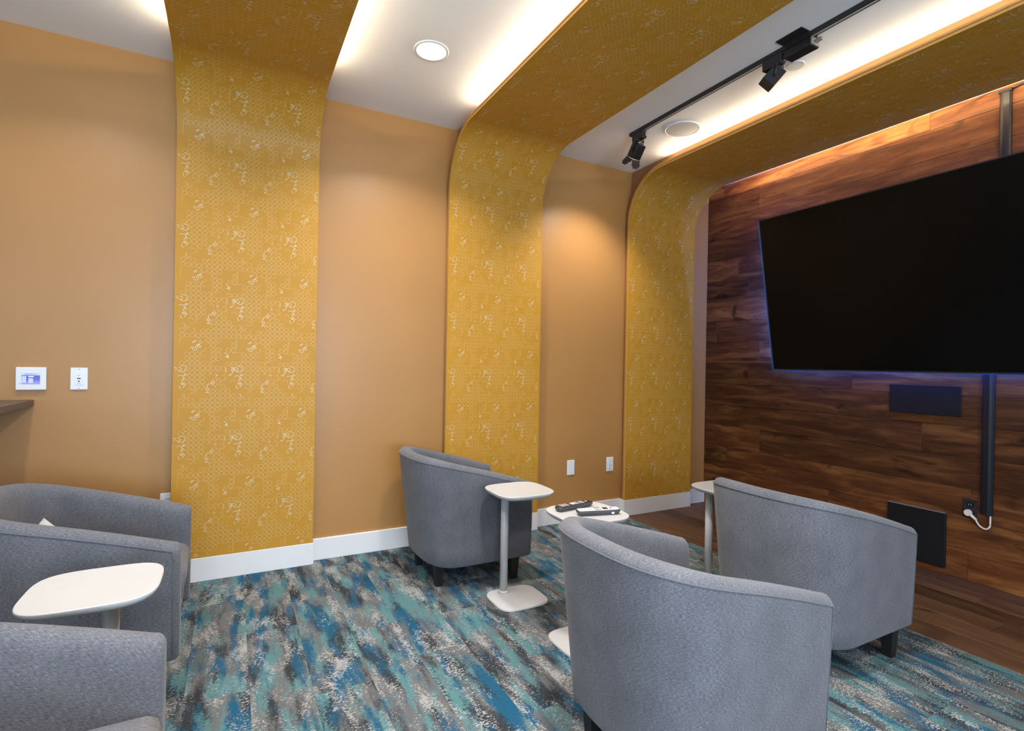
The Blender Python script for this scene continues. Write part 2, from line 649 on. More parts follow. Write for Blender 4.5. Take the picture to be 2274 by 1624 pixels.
# cell states, read off the paper: 0 blank, 1 full ring, 2 part of a ring; 11 columns, 15 rows from the top
CELL = ["10000111201", "20000111001", "00111111122", "12000211111", "22000111122", "22000111100", "12020111100",
        "21000021202", "11100020001", "11112200001", "11111220111", "11111111111", "10020002211", "00010000021", "10110000201"]
STROKES = [
    [(205, 10), (285, 85)], [(215, 105), (255, 80), (295, 85)], [(225, 100), (280, 100), (285, 140)], [(240, 92), (278, 118)],
    [(335, 325), (365, 360), (350, 400), (385, 430), (402, 380), (370, 340), (430, 350), (420, 400), (380, 390)],
    [(350, 340), (395, 350), (380, 400)], [(385, 430), (345, 480), (320, 515)], [(285, 495), (325, 490)],
    [(430, 340), (470, 345), (490, 400), (455, 420), (480, 440), (540, 440), (575, 400), (590, 350), (540, 330), (480, 310)],
    [(420, 385), (450, 430)], [(415, 525), (470, 518), (520, 535)], [(510, 530), (590, 490)], [(540, 500), (575, 540)], [(555, 485), (560, 525)],
    [(520, 540), (550, 590), (490, 640)], [(500, 600), (560, 580)], [(480, 690), (520, 660), (545, 690), (515, 715), (485, 690)],
    [(490, 690), (570, 705)], [(455, 720), (465, 780), (490, 800)], [(525, 770), (580, 715)],
    [(220, 310), (240, 350), (230, 370), (250, 420)],
    [(1100, 640), (1125, 690), (1135, 715), (1100, 750), (1060, 710), (1080, 680), (1100, 700), (1075, 710)],
    [(1060, 740), (1010, 730), (985, 770), (1000, 800), (965, 830), (985, 860), (1030, 830), (1040, 840)], [(1030, 850), (1010, 880), (970, 915)],
    [(975, 920), (1020, 910), (1045, 945)], [(690, 1300), (720, 1270), (710, 1310)], [(720, 1270), (775, 1265)], [(735, 1258), (742, 1292)],
    [(660, 1420), (680, 1390), (720, 1400), (690, 1430), (720, 1460), (770, 1465), (782, 1430), (740, 1400), (790, 1350), (830, 1330), (860, 1310)],
    [(800, 1350), (840, 1370), (860, 1400), (820, 1412), (780, 1390), (800, 1370), (835, 1350)],
    [(20, 480), (70, 485)], [(230, 595), (250, 555)], [(600, 800), (690, 805)], [(640, 900), (690, 908)], [(765, 740), (770, 895)],
    [(550, 890), (560, 1000)], [(450, 1190), (440, 1380)], [(340, 1475), (560, 1470)], [(130, 90), (140, 165)],
]
NSTRONG = 31


def print_mesh(name, segs, halfw, mat, parent, width, x_left, vmax):
    """flat printed lines, a fraction of a millimetre proud of the paper. segs: list of polylines in (u, v) of one repeat"""
    V, Fc = [], []
    u_ph = 0.2614 - (245 - 25) / 1125 * TW          # where the repeat starts across the panel
    v_ph = (1.687 - ZB) + (90 - 0.071 * 220) / 1450 * THT   # top of a repeat, metres from the foot
    iu0 = math.floor(-u_ph / TW) - 1
    for iu in range(iu0, iu0 + 6):
        for iv in range(-6, int((vmax - v_ph) / THT) + 2):
            for pl in segs:
                pts = [(u_ph + iu * TW + a, v_ph + iv * THT + b) for a, b in pl]
                if any(p[0] < 0.003 or p[0] > width - 0.003 or p[1] < 0.004 or p[1] > vmax for p in pts):
                    continue
                base = len(V)
                n = len(pts)
                closed = pts[0] == pts[-1]
                for q in range(n):
                    if closed:
                        a, b = pts[(q - 1) % (n - 1)], pts[(q + 1) % (n - 1)]
                    else:
                        a, b = pts[max(q - 1, 0)], pts[min(q + 1, n - 1)]
                    du, dv = b[0] - a[0], b[1] - a[1]
                    ln = math.hypot(du, dv) or 1
                    nu, nv = -dv / ln * halfw, du / ln * halfw
                    for sgn in (1, -1):
                        yy, zz = arch_pt(pts[q][1] + sgn * nv, 0.0005)
                        V.append((x_left + pts[q][0] + sgn * nu, yy, zz))
                for q in range(n - 1):
                    Fc.append((base + 2 * q, base + 2 * q + 1, base + 2 * q + 3, base + 2 * q + 2))
    o = mesh_obj(name, V, Fc, mat, parent)
    o['kind'] = 'stuff'
    return o


ring_segs = []
prnd = random.Random(3)
for rr in range(15):
    for cc in range(11):
        st = CELL[rr][cc]
        if st == '0':
            continue
        cu, cv = (cc + 0.53) * PU, -(rr + 0.42) * PV
        if st == '1':
            pl = [(cu + 0.0118 * math.cos(t * math.pi / 6), cv + 0.0118 * math.sin(t * math.pi / 6)) for t in range(12)]
            pl.append(pl[0])
        else:
            a0 = prnd.choice((0, 90, 180, 270)) + prnd.choice((-20, 0, 20))
            pl = [(cu + 0.0118 * math.cos(R(a0 + 26 * t)), cv + 0.0118 * math.sin(R(a0 + 26 * t))) for t in range(9)]
        ring_segs.append(pl)
        # little bridges to the right-hand and lower neighbours
        if st == '1' and CELL[rr][(cc + 1) % 11] == '1' and cc < 10:
            ring_segs.append([(cu + 0.0118, cv), (cu + PU - 0.0118, cv)])
        if st == '1' and rr < 14 and CELL[rr + 1][cc] == '1':
            ring_segs.append([(cu, cv - 0.0118), (cu, cv - PV + 0.0118)])
uvp = lambda p: ((p[0] - 25) / 1125 * TW, -(p[1] - 0.071 * (p[0] - 25)) / 1450 * THT)


def scribble(pl):
    out = [pl[0]]
    for a, b in zip(pl, pl[1:]):
        d = math.dist(a, b)
        for t in ((0.33, 0.66) if d > 45 else (0.5,)):
            out.append((a[0] + (b[0] - a[0]) * t + prnd.uniform(-7, 7), a[1] + (b[1] - a[1]) * t + prnd.uniform(-7, 7)))
        out.append(b)
    return out


motif = [[uvp(p) for p in scribble(s)] for s in STROKES[:NSTRONG]]
faint = [[uvp(p) for p in s] for s in STROKES[NSTRONG:]]

arch_labels = ['gold patterned arch panel beside the wall touch panel and the chair with a cushion',
               'gold patterned arch panel rising behind an armchair between two brown wall bays',
               'gold patterned arch panel next to the wooden plank wall and television']
for ai, (xa, xb) in enumerate(ARCH):
    root = thing('patterned_arch', arch_labels[ai], 'arch', ((xa + xb) / 2, PF, 0), 0, 'gold patterned arches')
    inv = Matrix.Translation(-root.location)
    # shell: room-side paper surface with its edges and back
    vs = [0, L1 * 0.33, L1 * 0.66] + [L1 + LA * t / 24 for t in range(25)] + [L1 + LA + L2 * t / 6 for t in range(1, 7)]
    V, UV, Fc = [], [], []
    for v in vs:
        y, z = arch_pt(v)
        for x in (xa, xb):
            V.append((x, y, z))
            UV.append((x - xa, v))
    for q in range(len(vs) - 1):
        Fc.append((2 * q, 2 * q + 1, 2 * q + 3, 2 * q + 2))
    o = mesh_obj('wallpaper_face', V, Fc, M_PAPER, root, smooth=True, uvs=UV)
    o.matrix_parent_inverse = inv

    def strip(name, x0, x1, o0, o1, mat):
        V, Fc = [], []
        for v in vs:
            for x, of in ((x0, o0), (x1, o0), (x1, o1), (x0, o1)):
                y, z = arch_pt(v, of)
                V.append((x, y, z))
        for q in range(len(vs) - 1):
            for j in range(4):
                Fc.append((4 * q + j, 4 * q + (j + 1) % 4, 4 * q + 4 + (j + 1) % 4, 4 * q + 4 + j))
        Fc.append((3, 2, 1, 0))
        n = 4 * (len(vs) - 1)
        Fc.append((n, n + 1, n + 2, n + 3))
        p = mesh_obj(name, V, Fc, mat, root)
        p.matrix_parent_inverse = inv
        return p
    strip('shell', xa + 0.0004, xb - 0.0004, -0.0006, -TH, M_EDGE)
    strip('edge_trim', xa - 0.003, xa, -0.0155, -0.0185, M_CORE)
    # framing core between shell and wall / ceiling, set back from both edges
    V, Fc = [], []
    ca, cb = xa + 0.08, xb - 0.08
    prof = [arch_pt(v, -TH - 0.0005) for v in vs]
    outer = []
    for v, (y, z) in zip(vs, prof):
        if v <= L1:
            outer.append((YW - 0.001, z))
        elif v >= L1 + LA:
            outer.append((y, H - 0.001))
        else:
            a = (v - L1) / LA
            outer.append((YW - 0.001, z + (H - 0.001 - z) * min(1, a * 2)) if a <= 0.5 else (y + (YW - 0.001 - y) * (1 - (a - 0.5) * 2), H - 0.001))
    for (y, z), (yo, zo) in zip(prof, outer):
        for x in (ca, cb):
            V += [(x, y, z), (x, yo, zo)]
    for q in range(len(vs) - 1):
        b = 4 * q
        Fc += [(b, b + 1, b + 5, b + 4), (b + 2, b + 6, b + 7, b + 3)]
    o = mesh_obj('framing', V, Fc, M_CORE, root)
    o.matrix_parent_inverse = inv
    # white plinth at the foot
    o = box('plinth', (xa - 0.0045, PF - 0.003, 0.0005), (xb + 0.0045, YW - 0.017, 0.135), M_TRIM, root, 0.0012, 1)
    o.matrix_parent_inverse = inv
    vmax = L1 + LA + 4.2
    for nm, sg, hw, mt in (('printed_rings', ring_segs, 0.00105, M_RING), ('printed_flower_lines', motif, 0.00085, M_MOTIF), ('printed_thin_lines', faint, 0.0010, M_RING)):
        o = print_mesh(nm, sg, hw, mt, root, xb - xa, xa, vmax)
        o.matrix_parent_inverse = inv
    # LED strips lying on the back of the shell, shining on the ceiling
    sides = {0: (1, 1), 1: (1, 0), 2: (1, 1)}[ai]
    for sd, on in zip((-1, 1), sides):
        if not on:
            continue
        xs = xa + 0.055 if sd < 0 else xb - 0.055
        o = box('led_strip', (xs - 0.006, -2.9, ZS + TH + 0.001), (xs + 0.006, PF - RAD - 0.02, ZS + TH + 0.006), M_LED, root)
        o.matrix_parent_inverse = inv
        ly0, ly1 = -2.9, PF - RAD - 0.02
        pw = {(0, -1): 36, (0, 1): 20, (1, -1): 21, (2, -1): 20, (2, 1): 75}[(ai, sd)]
        light('cove_led', 'AREA', (xs, (ly0 + ly1) / 2, ZS + TH + 0.008), (xs + sd * 0.10, (ly0 + ly1) / 2, H),
              pw, (1.0, 0.74, 0.38) if (ai, sd) == (2, 1) else (1.0, 0.86, 0.64), (0, 1, 0), shape='RECTANGLE', size=0.012, size_y=ly1 - ly0)

# ------------------------------------------------------------------ ceiling fixtures


def ring_mesh(name, r_in, r_out, z0, z1, mat, parent, seg=48):
    V, Fc = [], []
    for i in range(seg):
        a = 2 * math.pi * i / seg
        for r, z in ((r_in, z1), (r_in, z0), ((r_in + r_out) / 2, z0 - 0.002), (r_out, z0 + 0.002), (r_out, z1)):
            V.append((r * math.cos(a), r * math.sin(a), z))
    for i in range(seg):
        b, c2 = 5 * i, 5 * ((i + 1) % seg)
        for j in range(4):
            Fc.append((b + j, b + j + 1, c2 + j + 1, c2 + j))
    return mesh_obj(name, V, Fc, mat, parent, smooth=True)


def downlight(x, y, label, power):
    t = thing('downlight', label, 'light', (x, y, H), 0, 'recessed round downlights')
    ring_mesh('trim_ring', 0.078, 0.094, -0.006, 0.0, plain('downlight_trim', (0.62, 0.61, 0.60), 0.4), t)
    o = cyl('lens', (0, 0, -0.0035), (0, 0, -0.0005), 0.080, M_LENS, t, seg=40)
    light('downlight_lamp', 'AREA', (x, y, H - 0.008), (x, y, 0), power, (1.0, 0.95, 0.90), shape='DISK', size=0.15, spread=R(128))
    return t


downlight(0.926, 2.716, 'lit round recessed downlight in the white ceiling bay between two arches', 17)
downlight(-0.72, 2.716, 'lit round recessed downlight above the touch panel and the cushioned chair', 8)
downlight(-0.72, 1.10, 'lit round recessed downlight above the bare side table by the bar counter', 7)
downlight(0.926, 1.10, 'lit round recessed downlight above the chair backing onto the remotes table', 24)
for (x, y) in ((0.926, -0.5), (-0.72, -0.5), (0.926, -2.1), (-0.72, -2.1)):
    downlight(x, y, 'lit round recessed downlight in the part of the room behind the camera', 24)

t = thing('ceiling_speaker', 'round white ceiling speaker with fine grille by the black track', 'speaker', (2.777, 2.718, H))
ring_mesh('speaker_rim', 0.112, 0.124, -0.006, 0.0, M_TRIM, t)
cyl('grille', (0, 0, -0.0045), (0, 0, -0.0005), 0.113, M_GRILLE, t, seg=48)
bm = bmesh.new()
for q in range(-13, 14):
    yy = q * 0.008
    hw = math.sqrt(max(0, 0.108 ** 2 - yy * yy))
    if hw > 0.01:
        b_box(bm, (-hw, yy - 0.0015, -0.0058), (hw, yy + 0.0015, -0.0044))
bm_obj('grille_rib', bm, M_GRILLE, t)['kind'] = 'stuff'
t = thing('sprinkler_cover', 'small round white cover plate on ceiling beside the track feed', 'cover plate', (2.722, 1.84, H))
cyl('cover_disc', (0, 0, -0.008), (0, 0, -0.005), 0.043, plain('cover_plate_paint', (0.45, 0.47, 0.50), 0.5), t, seg=40)
ring_mesh('cover_rim', 0.0432, 0.047, -0.006, -0.0005, M_TRIM, t)
cyl('cover_gap', (0, 0, -0.005), (0, 0, -0.0005), 0.036, M_GREYSLOT, t, seg=32)

# track with its feed and two heads
TX = 2.525
t = thing('track_rail', 'long black ceiling track carrying two square spotlights', 'track', (TX, 2.95, H))
bm = bmesh.new()
b_box(bm, (-0.018, -6.0, -0.022), (0.018, 0, -0.0005), 0.0015, 1)
bm_obj('rail', bm, M_BLACK, t)
box('rail_groove', (-0.005, -5.99, -0.0228), (0.005, -0.01, -0.0222), M_GREYSLOT, t)
box('end_cap', (-0.019, -0.001, -0.024), (0.019, 0.012, -0.0005), M_BLACK, t, 0.001, 1)
t = thing('track_feed', 'black power feed box with mounting plate on the ceiling track', 'power feed', (TX, 1.705, H))
box('mounting_plate', (-0.085, -0.085, -0.0035), (-0.0185, 0.055, -0.0005), M_BLACK, t, 0.004, 2)
box('housing', (-0.012, -0.085, -0.066), (0.056, 0.060, -0.0240), M_BLACK, t, 0.002, 1)
box('side_block', (0.0190, -0.080, -0.0238), (0.054, 0.055, -0.0006), M_BLACK, t)
box('end_plate', (-0.010, -0.089, -0.062), (0.054, -0.0855, -0.026), M_BRUSH, t)
box('cord_grip', (0.018, -0.12, -0.048), (0.034, -0.0895, -0.032), M_BRUSH, t, 0.002, 1)


def spot_head(y, aim, label, doors, hub):
    t = thing('track_spotlight', label, 'spotlight', (TX, y, H - 0.0235), 0, 'spotlights on the track')
    box('adapter', (-0.019, -0.055, -0.055), (0.019, 0.055, -0.0005), M_BLACK, t, 0.002, 1)
    box('locking_lever', (0.0, -0.066, -0.046), (0.018, -0.0555, -0.016), M_BRUSH, t, 0.001, 1)
    hc = Vector(hub)
    d = Vector(aim).normalized()
    side = d.cross(Vector((0, 0, 1))).normalized()
    upv = side.cross(d)
    M = Matrix((side, upv, d)).transposed().to_4x4()
    M.translation = hc
    bm = bmesh.new()
    b_box(bm, (-0.036, -0.036, -0.055), (0.036, 0.036, 0.045), 0.0025, 1, M)
    hs = bm_obj('housing', bm, M_BLACK, t)
    bm = bmesh.new()
    b_box(bm, (-0.031, -0.031, 0.0455), (0.031, 0.031, 0.047), 0, 1, M)
    bm_obj('spot_lens', bm, emis('spot_lens', (1.0, 0.9, 0.75), 1.5) if doors else M_SLOT, hs)
    # yoke: two arms from the adapter to the housing sides
    for sg in (-1, 1):
        a = Vector((0, 0, -0.055)) + side * 0.040 * sg
        b = hc + side * 0.040 * sg
        tube('yoke_arm', [a, a.lerp(b, 0.5), b], 0.0045, M_BLACK, t, 8)
        cyl('knob', b - side * 0.004 * sg, b + side * 0.010 * sg, 0.008, M_BLACK, t, seg=16)
    a0, a1 = Vector((0, 0, -0.055)) - side * 0.044, Vector((0, 0, -0.055)) + side * 0.044
    tube('yoke_bar', [a0, (a0 + a1) / 2, a1], 0.0055, M_BLACK, t, 8)
    # supply loop
    p0, p1 = Vector((0.0, -0.02, -0.055)), M @ Vector((0, 0.0, -0.055))
    mid = (p0 + p1) / 2 + Vector((0.02, -0.05, 0.0))
    tube('supply_cord', [p0.lerp(mid, s) * (1 - s) + mid.lerp(p1, s) * s for s in [q / 8 for q in range(9)]], 0.003, M_BLACK, t, 6)
    if doors:
        for ang, sz in doors:
            Dm = M @ Matrix.Rotation(R(ang), 4, 'Z') @ Matrix.Translation((0, -0.036, 0.047)) @ Matrix.Rotation(R(28), 4, 'X')
            bm = bmesh.new()
            b_box(bm, (-0.032, -0.0012, 0.0), (0.032, 0.0012, sz), 0, 1, Dm)
            bmesh.ops.bevel(bm, geom=[e for e in bm.edges if abs((Dm.inverted() @ e.verts[0].co).y - (Dm.inverted() @ e.verts[1].co).y) > 0.002 and (Dm.inverted() @ e.verts[0].co).z > sz * 0.5], offset=0.012, segments=2, affect='EDGES')
            dr = bm_obj('barn_door', bm, M_BLACK, t)
            hp = Dm @ Vector((0, 0, 0))
            cyl('hinge', hp - (Dm.to_3x3() @ Vector((0.02, 0, 0))), hp + (Dm.to_3x3() @ Vector((0.02, 0, 0))), 0.004, M_BRUSH, dr, seg=10)
    return t


h1 = spot_head(2.875, (0.0, 0.62, -0.78), 'black square spotlight with barn doors at the end of the track', ((0, 0.06), (90, 0.06), (180, 0.06), (270, 0.06)), (0.0, 0.03, -0.125))
h2 = spot_head(1.83, (-0.55, 0.35, -0.75), 'black square spotlight without doors next to the track feed box', None, (0.0, 0.01, -0.105))
light('spot_beam', 'SPOT', (TX, 2.95, 2.755), (TX - 0.06, YW, 1.45), 50, (1.0, 0.90, 0.80), spot_size=R(100), spot_blend=0.9, shadow_soft_size=0.03)

# ------------------------------------------------------------------ television
TVY0, TVY1 = 2.768 - 2.14, 2.768
XB, ZBt, TILT, TVH = 3.890, 1.266, math.atan2(0.216, 1.182), 1.2016
t = thing('television', 'very large black flat television tilted forward on the plank wall', 'television', (XB, 0, ZBt))
MT = Matrix.Rotation(-TILT, 4, 'Y')   # local z runs up the screen, local -x faces the room
# local frame: x = depth (positive to the wall), y = world y, z = up the screen


def tvbox(name, lo, hi, mat, parent, bev=0.0):
    bm = bmesh.new()
    b_box(bm, lo, hi, bev, 2, MT)
    return bm_obj(name, bm, mat, parent)


tvbox('screen', (0.0, TVY0 + 0.008, 0.010), (0.003, TVY1 - 0.008, TVH - 0.008), M_SCREEN, t)
bm = bmesh.new()
for lo, hi in (((-0.002, TVY0, 0.0), (0.022, TVY1, 0.0095)), ((-0.002, TVY0, TVH - 0.0075), (0.022, TVY1, TVH)),
               ((-0.002, TVY0, 0.0), (0.022, TVY0 + 0.0075, TVH)), ((-0.002, TVY1 - 0.0075, 0.0), (0.022, TVY1, TVH))):
    b_box(bm, lo, hi, 0, 1, MT)
bm_obj('bezel', bm, M_BLACK, t)
tvbox('back_shell', (0.0035, TVY0 + 0.012, 0.012), (0.040, TVY1 - 0.012, TVH - 0.012), M_BLACKM, t, 0.004)
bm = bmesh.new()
e_ = 0.009  # overhang past the bezel glows in place of the blue-lit wall
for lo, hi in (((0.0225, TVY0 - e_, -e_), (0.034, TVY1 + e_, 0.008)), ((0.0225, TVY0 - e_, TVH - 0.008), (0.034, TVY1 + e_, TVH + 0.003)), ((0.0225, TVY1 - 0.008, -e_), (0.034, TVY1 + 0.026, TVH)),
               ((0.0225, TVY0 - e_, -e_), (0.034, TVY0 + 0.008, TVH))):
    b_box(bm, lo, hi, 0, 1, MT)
bl = bm_obj('backlight_strip_glow_rim', bm, M_BLUEGLOW, t)
bl['label'] = 'blue backlight strip, its glowing rim standing in for the lit wall'
for z in (0.35, 0.8):
    tvbox('mount_arm', (0.0405, 1.35, z - 0.03), (0.065 + z * 0.15, 1.45, z + 0.03), M_BLACKM, t)


def tvp(x, y, z):
    return MT @ Vector((x, y, z)) + Vector((XB, 0, ZBt))



BLUE = (0.03, 0.12, 1.0)
ymid = (TVY0 + TVY1) / 2
light('tv_backlight', 'AREA', tvp(0.046, TVY1 - 0.03, TVH / 2), (XW, TVY1 + 0.05, ZBt + TVH / 2), 14.0, BLUE,
      (MT @ Vector((0, 0, 1))), shape='RECTANGLE', size=0.02, size_y=1.1)
light('tv_backlight', 'AREA', tvp(0.046, ymid, 0.03), (XW, ymid, ZBt - 0.06), 9.0, BLUE, (0, 1, 0), shape='RECTANGLE', size=0.02, size_y=2.0)
light('tv_backlight', 'AREA', tvp(0.046, ymid, TVH - 0.03), (XW, ymid, ZBt + TVH + 0.1), 3.0, BLUE, (0, 1, 0), shape='RECTANGLE', size=0.02, size_y=2.0)


# ------------------------------------------------------------------ things fixed to the plank wall
def cable_cover(name, y0, y1, z0, z1, label, cap):
    t = thing(name, label, 'cable cover', (XW, (y0 + y1) / 2, z0), 0)
    hw = (y1 - y0) / 2
    prof = [(-0.0005, -hw), (-0.012, -hw), (-0.022, -hw * 0.72), (-0.026, -hw * 0.3), (-0.026, hw * 0.3), (-0.022, hw * 0.72), (-0.012, hw), (-0.0005, hw)]
    V = [(x, y, z) for z in (0, z1 - z0) for x, y in prof]
    n = len(prof)
    Fc = [(j, (j + 1) % n, n + (j + 1) % n, n + j) for j in range(n)] + [tuple(range(n))[::-1], tuple(range(n, 2 * n))]
    mesh_obj('channel', V, Fc, M_CONDUIT, t)
    if cap:
        box('channel_cap', (-0.030, -hw - 0.004, z1 - z0 - 0.012), (-0.0005, hw + 0.004, z1 - z0 + 0.004), M_CONDUIT, t, 0.003, 2)
        tube('side_cable', [(-0.015, -hw, z1 - z0 - 0.004), (-0.012, -hw - 0.03, z1 - z0 + 0.006), (-0.010, -hw - 0.09, z1 - z0 + 0.012), (-0.010, -hw - 0.9, z1 - z0 + 0.012)], 0.006, M_CONDUIT, t, 8)
    return t


cable_cover('cable_cover', 1.392, 1.450, 0.425, 1.262, 'black vertical cable cover below the television', False)
cable_cover('cable_cover', 1.340, 1.394, 2.33, 2.925, 'black vertical cable cover above the television, up to the ceiling', True)
t = thing('access_panel', 'small black rectangular panel on the planks just under the television', 'panel', (XW, 1.754, 1.09))
box('panel_face', (-0.010, -0.200, -0.094), (-0.0005, 0.200, 0.094), M_BLACKM, t, 0.002, 1)
t = thing('access_panel', 'larger black panel low on the planks behind the armchair by the plank wall', 'panel', (XW, 1.785, 0.21))
box('panel_face', (-0.018, -0.165, -0.170), (-0.0005, 0.165, 0.172), M_BLACKM, t, 0.003, 1)
box('panel_lip', (-0.020, -0.163, 0.1725), (-0.0005, 0.163, 0.1765), M_BRUSH, t)
t = thing('wall_outlet', 'black wall outlet with a cream plug low on the plank wall', 'outlet', (XW, 1.501, 0.443))
box('faceplate', (-0.006, -0.037, -0.058), (-0.0005, 0.037, 0.058), M_BLACK, t, 0.002, 1)
box('socket', (-0.008, -0.018, 0.008), (-0.0062, 0.018, 0.040), M_BLACKM, t, 0.003, 1)
box('socket', (-0.008, -0.018, -0.040), (-0.0062, 0.018, -0.008), M_BLACKM, t, 0.003, 1)
for yy in (-0.006, 0.006):
    box('slot', (-0.0086, yy - 0.0012, 0.020), (-0.0081, yy + 0.0012, 0.030), M_GREYSLOT, t)
t = thing('power_cord', 'cream power cord looping from plug to the black cable cover', 'power cord', (XW, 1.501, 0.42))
cyl('plug', (-0.0085, 0.004, 0.0), (-0.028, 0.004, 0.0), 0.019, M_CREAM, t, seg=28)
cyl('plug_collar', (-0.020, -0.008, -0.010), (-0.020, -0.034, -0.034), 0.010, M_CREAM, t, 0.006, 16)
for q in range(4):
    s0 = q * 0.006
    cyl('relief_ring', (-0.020, -0.022 - s0 * 0.72, -0.022 - s0 * 0.68), (-0.020, -0.024 - s0 * 0.72, -0.024 - s0 * 0.68), 0.0092 - q * 0.0005, M_CREAM, t, seg=14)
cp = []
P = [Vector((-0.020, -0.032, -0.032)), Vector((-0.018, -0.052, -0.066)), Vector((-0.016, -0.080, -0.078)), Vector((-0.014, -0.098, -0.060)), Vector((-0.013, -0.100, -0.025)), Vector((-0.013, -0.100, 0.006))]
for q in range(len(P) - 1):
    p0, p1, p2, p3 = P[max(q - 1, 0)], P[q], P[q + 1], P[min(q + 2, len(P) - 1)]
    for s in range(6):
        u = s / 6
        cp.append(0.5 * ((2 * p1) + (p2 - p0) * u + (2 * p0 - 5 * p1 + 4 * p2 - p3) * u * u + (3 * p1 - p0 - 3 * p2 + p3) * u ** 3))
cp.append(P[-1])
tube('cord', cp, 0.0048, M_CREAM, t, 10)


# ------------------------------------------------------------------ plates on the painted wall
def wall_plate(name, x, z, hw, hh, label, cat, group=None):
    t = thing(name, label, cat, (x, YW, z), 0, group)
    box('faceplate', (-hw, -0.0065, -hh), (hw, -0.0005, hh), M_PLATE, t, 0.0025, 2)
    return t


def screw(t, x, z):
    cyl('screw', (x, -0.0075, z), (x, -0.0066, z), 0.0030, M_GREYSLOT, t, seg=12)


def duplex(t):
    for z in (0.020, -0.020):
        o = box('socket', (-0.016, -0.0082, z - 0.014), (0.016, -0.0067, z + 0.014), M_PLATE, t, 0.004, 2)
        for xx in (-0.006, 0.006):
            box('slot', (xx - 0.0011, -0.0087, z - 0.001), (xx + 0.0011, -0.0083, z + 0.008), M_GREYSLOT, o)
        box('slot', (-0.002, -0.0087, z - 0.009), (0.002, -0.0083, z - 0.005), M_GREYSLOT, o)
    screw(t, 0, 0)


t = wall_plate('blank_plate', 2.452, 0.441, 0.036, 0.060, 'white blank wall plate low on the wall between arches', 'wall plate')
screw(t, 0.0, 0.042)
screw(t, 0.0, -0.042)
t = wall_plate('wall_outlet', 2.853, 0.440, 0.036, 0.060, 'white double outlet low on the wall beside the arch by the plank wall', 'outlet')
duplex(t)
t = wall_plate('wall_outlet', -0.306, 0.448, 0.036, 0.060, 'white double outlet peeking above the chair beside the touch-panel arch', 'outlet')
duplex(t)
t = wall_plate('media_port', -0.710, 1.155, 0.0365, 0.0585, 'white wall plate with a video port and a round jack', 'wall plate')
box('recess_frame', (-0.0175, -0.0082, -0.034), (0.0175, -0.0067, 0.034), M_PLATE, t, 0.001, 1)
box('video_port', (-0.0075, -0.0092, -0.001), (0.0075, -0.0083, 0.004), M_SLOT, t)
cyl('jack', (0, -0.0094, -0.0135), (0, -0.0083, -0.0135), 0.0038, M_SLOT, t, seg=16)
box('legend', (-0.006, -0.0087, 0.016), (0.006, -0.0083, 0.0185), M_GREYSLOT, t)
box('legend', (-0.006, -0.0087, -0.026), (0.006, -0.0083, -0.0235), M_GREYSLOT, t)
screw(t, 0, 0.050)
screw(t, 0, -0.050)
t = thing('touch_panel', 'white square wall touch panel with a glowing blue screen', 'touch panel', (-0.902, YW, 1.155))
box('frame', (-0.060, -0.016, -0.0585), (0.060, -0.0005, 0.0585), M_PLATE, t, 0.004, 3)
box('display', (-0.036, -0.0172, -0.028), (0.036, -0.0163, 0.028), M_DISPLAY, t)
for q in range(4):
    box('screen_button', (-0.0345, -0.0178, 0.0055 - q * 0.0085), (-0.018, -0.0174, 0.0125 - q * 0.0085), M_UI, t)
for q in range(3):
    box('screen_button', (-0.009, -0.0178, -0.005 - q * 0.0085), (0.009, -0.0174, 0.002 - q * 0.0085), M_UI, t)
box('screen_button', (-0.010, -0.0178, 0.0080), (0.011, -0.0174, 0.0130), emis('display_bar', (0.85, 0.9, 1.0), 0.95), t)
box('screen_icon', (0.010, -0.0178, 0.0190), (0.021, -0.0174, 0.0260), M_UIR, t)
box('screen_icon', (0.024, -0.0178, 0.0190), (0.034, -0.0174, 0.0260), M_UI, t)
box('screen_icon', (-0.034, -0.0178, 0.0190), (-0.026, -0.0174, 0.0260), M_UI, t)
cyl('sensor', (-0.0435, -0.0166, -0.0255), (-0.0435, -0.0160, -0.0255), 0.0018, M_SLOT, t, seg=10)

# ------------------------------------------------------------------ bar counter
t = thing('bar_counter', 'dark speckled stone bar counter end fixed to the mustard wall', 'counter', (-1.3, 3.1, 0))
box('countertop', (-0.35, -1.3, 1.013), (0.408, YW - 3.1 - 0.001, 1.046), M_COUNTER, t, 0.002, 1)
box('support_panel', (-0.34, -1.2, 0.001), (-0.28, YW - 3.1 - 0.02, 1.012), M_CORE, t)


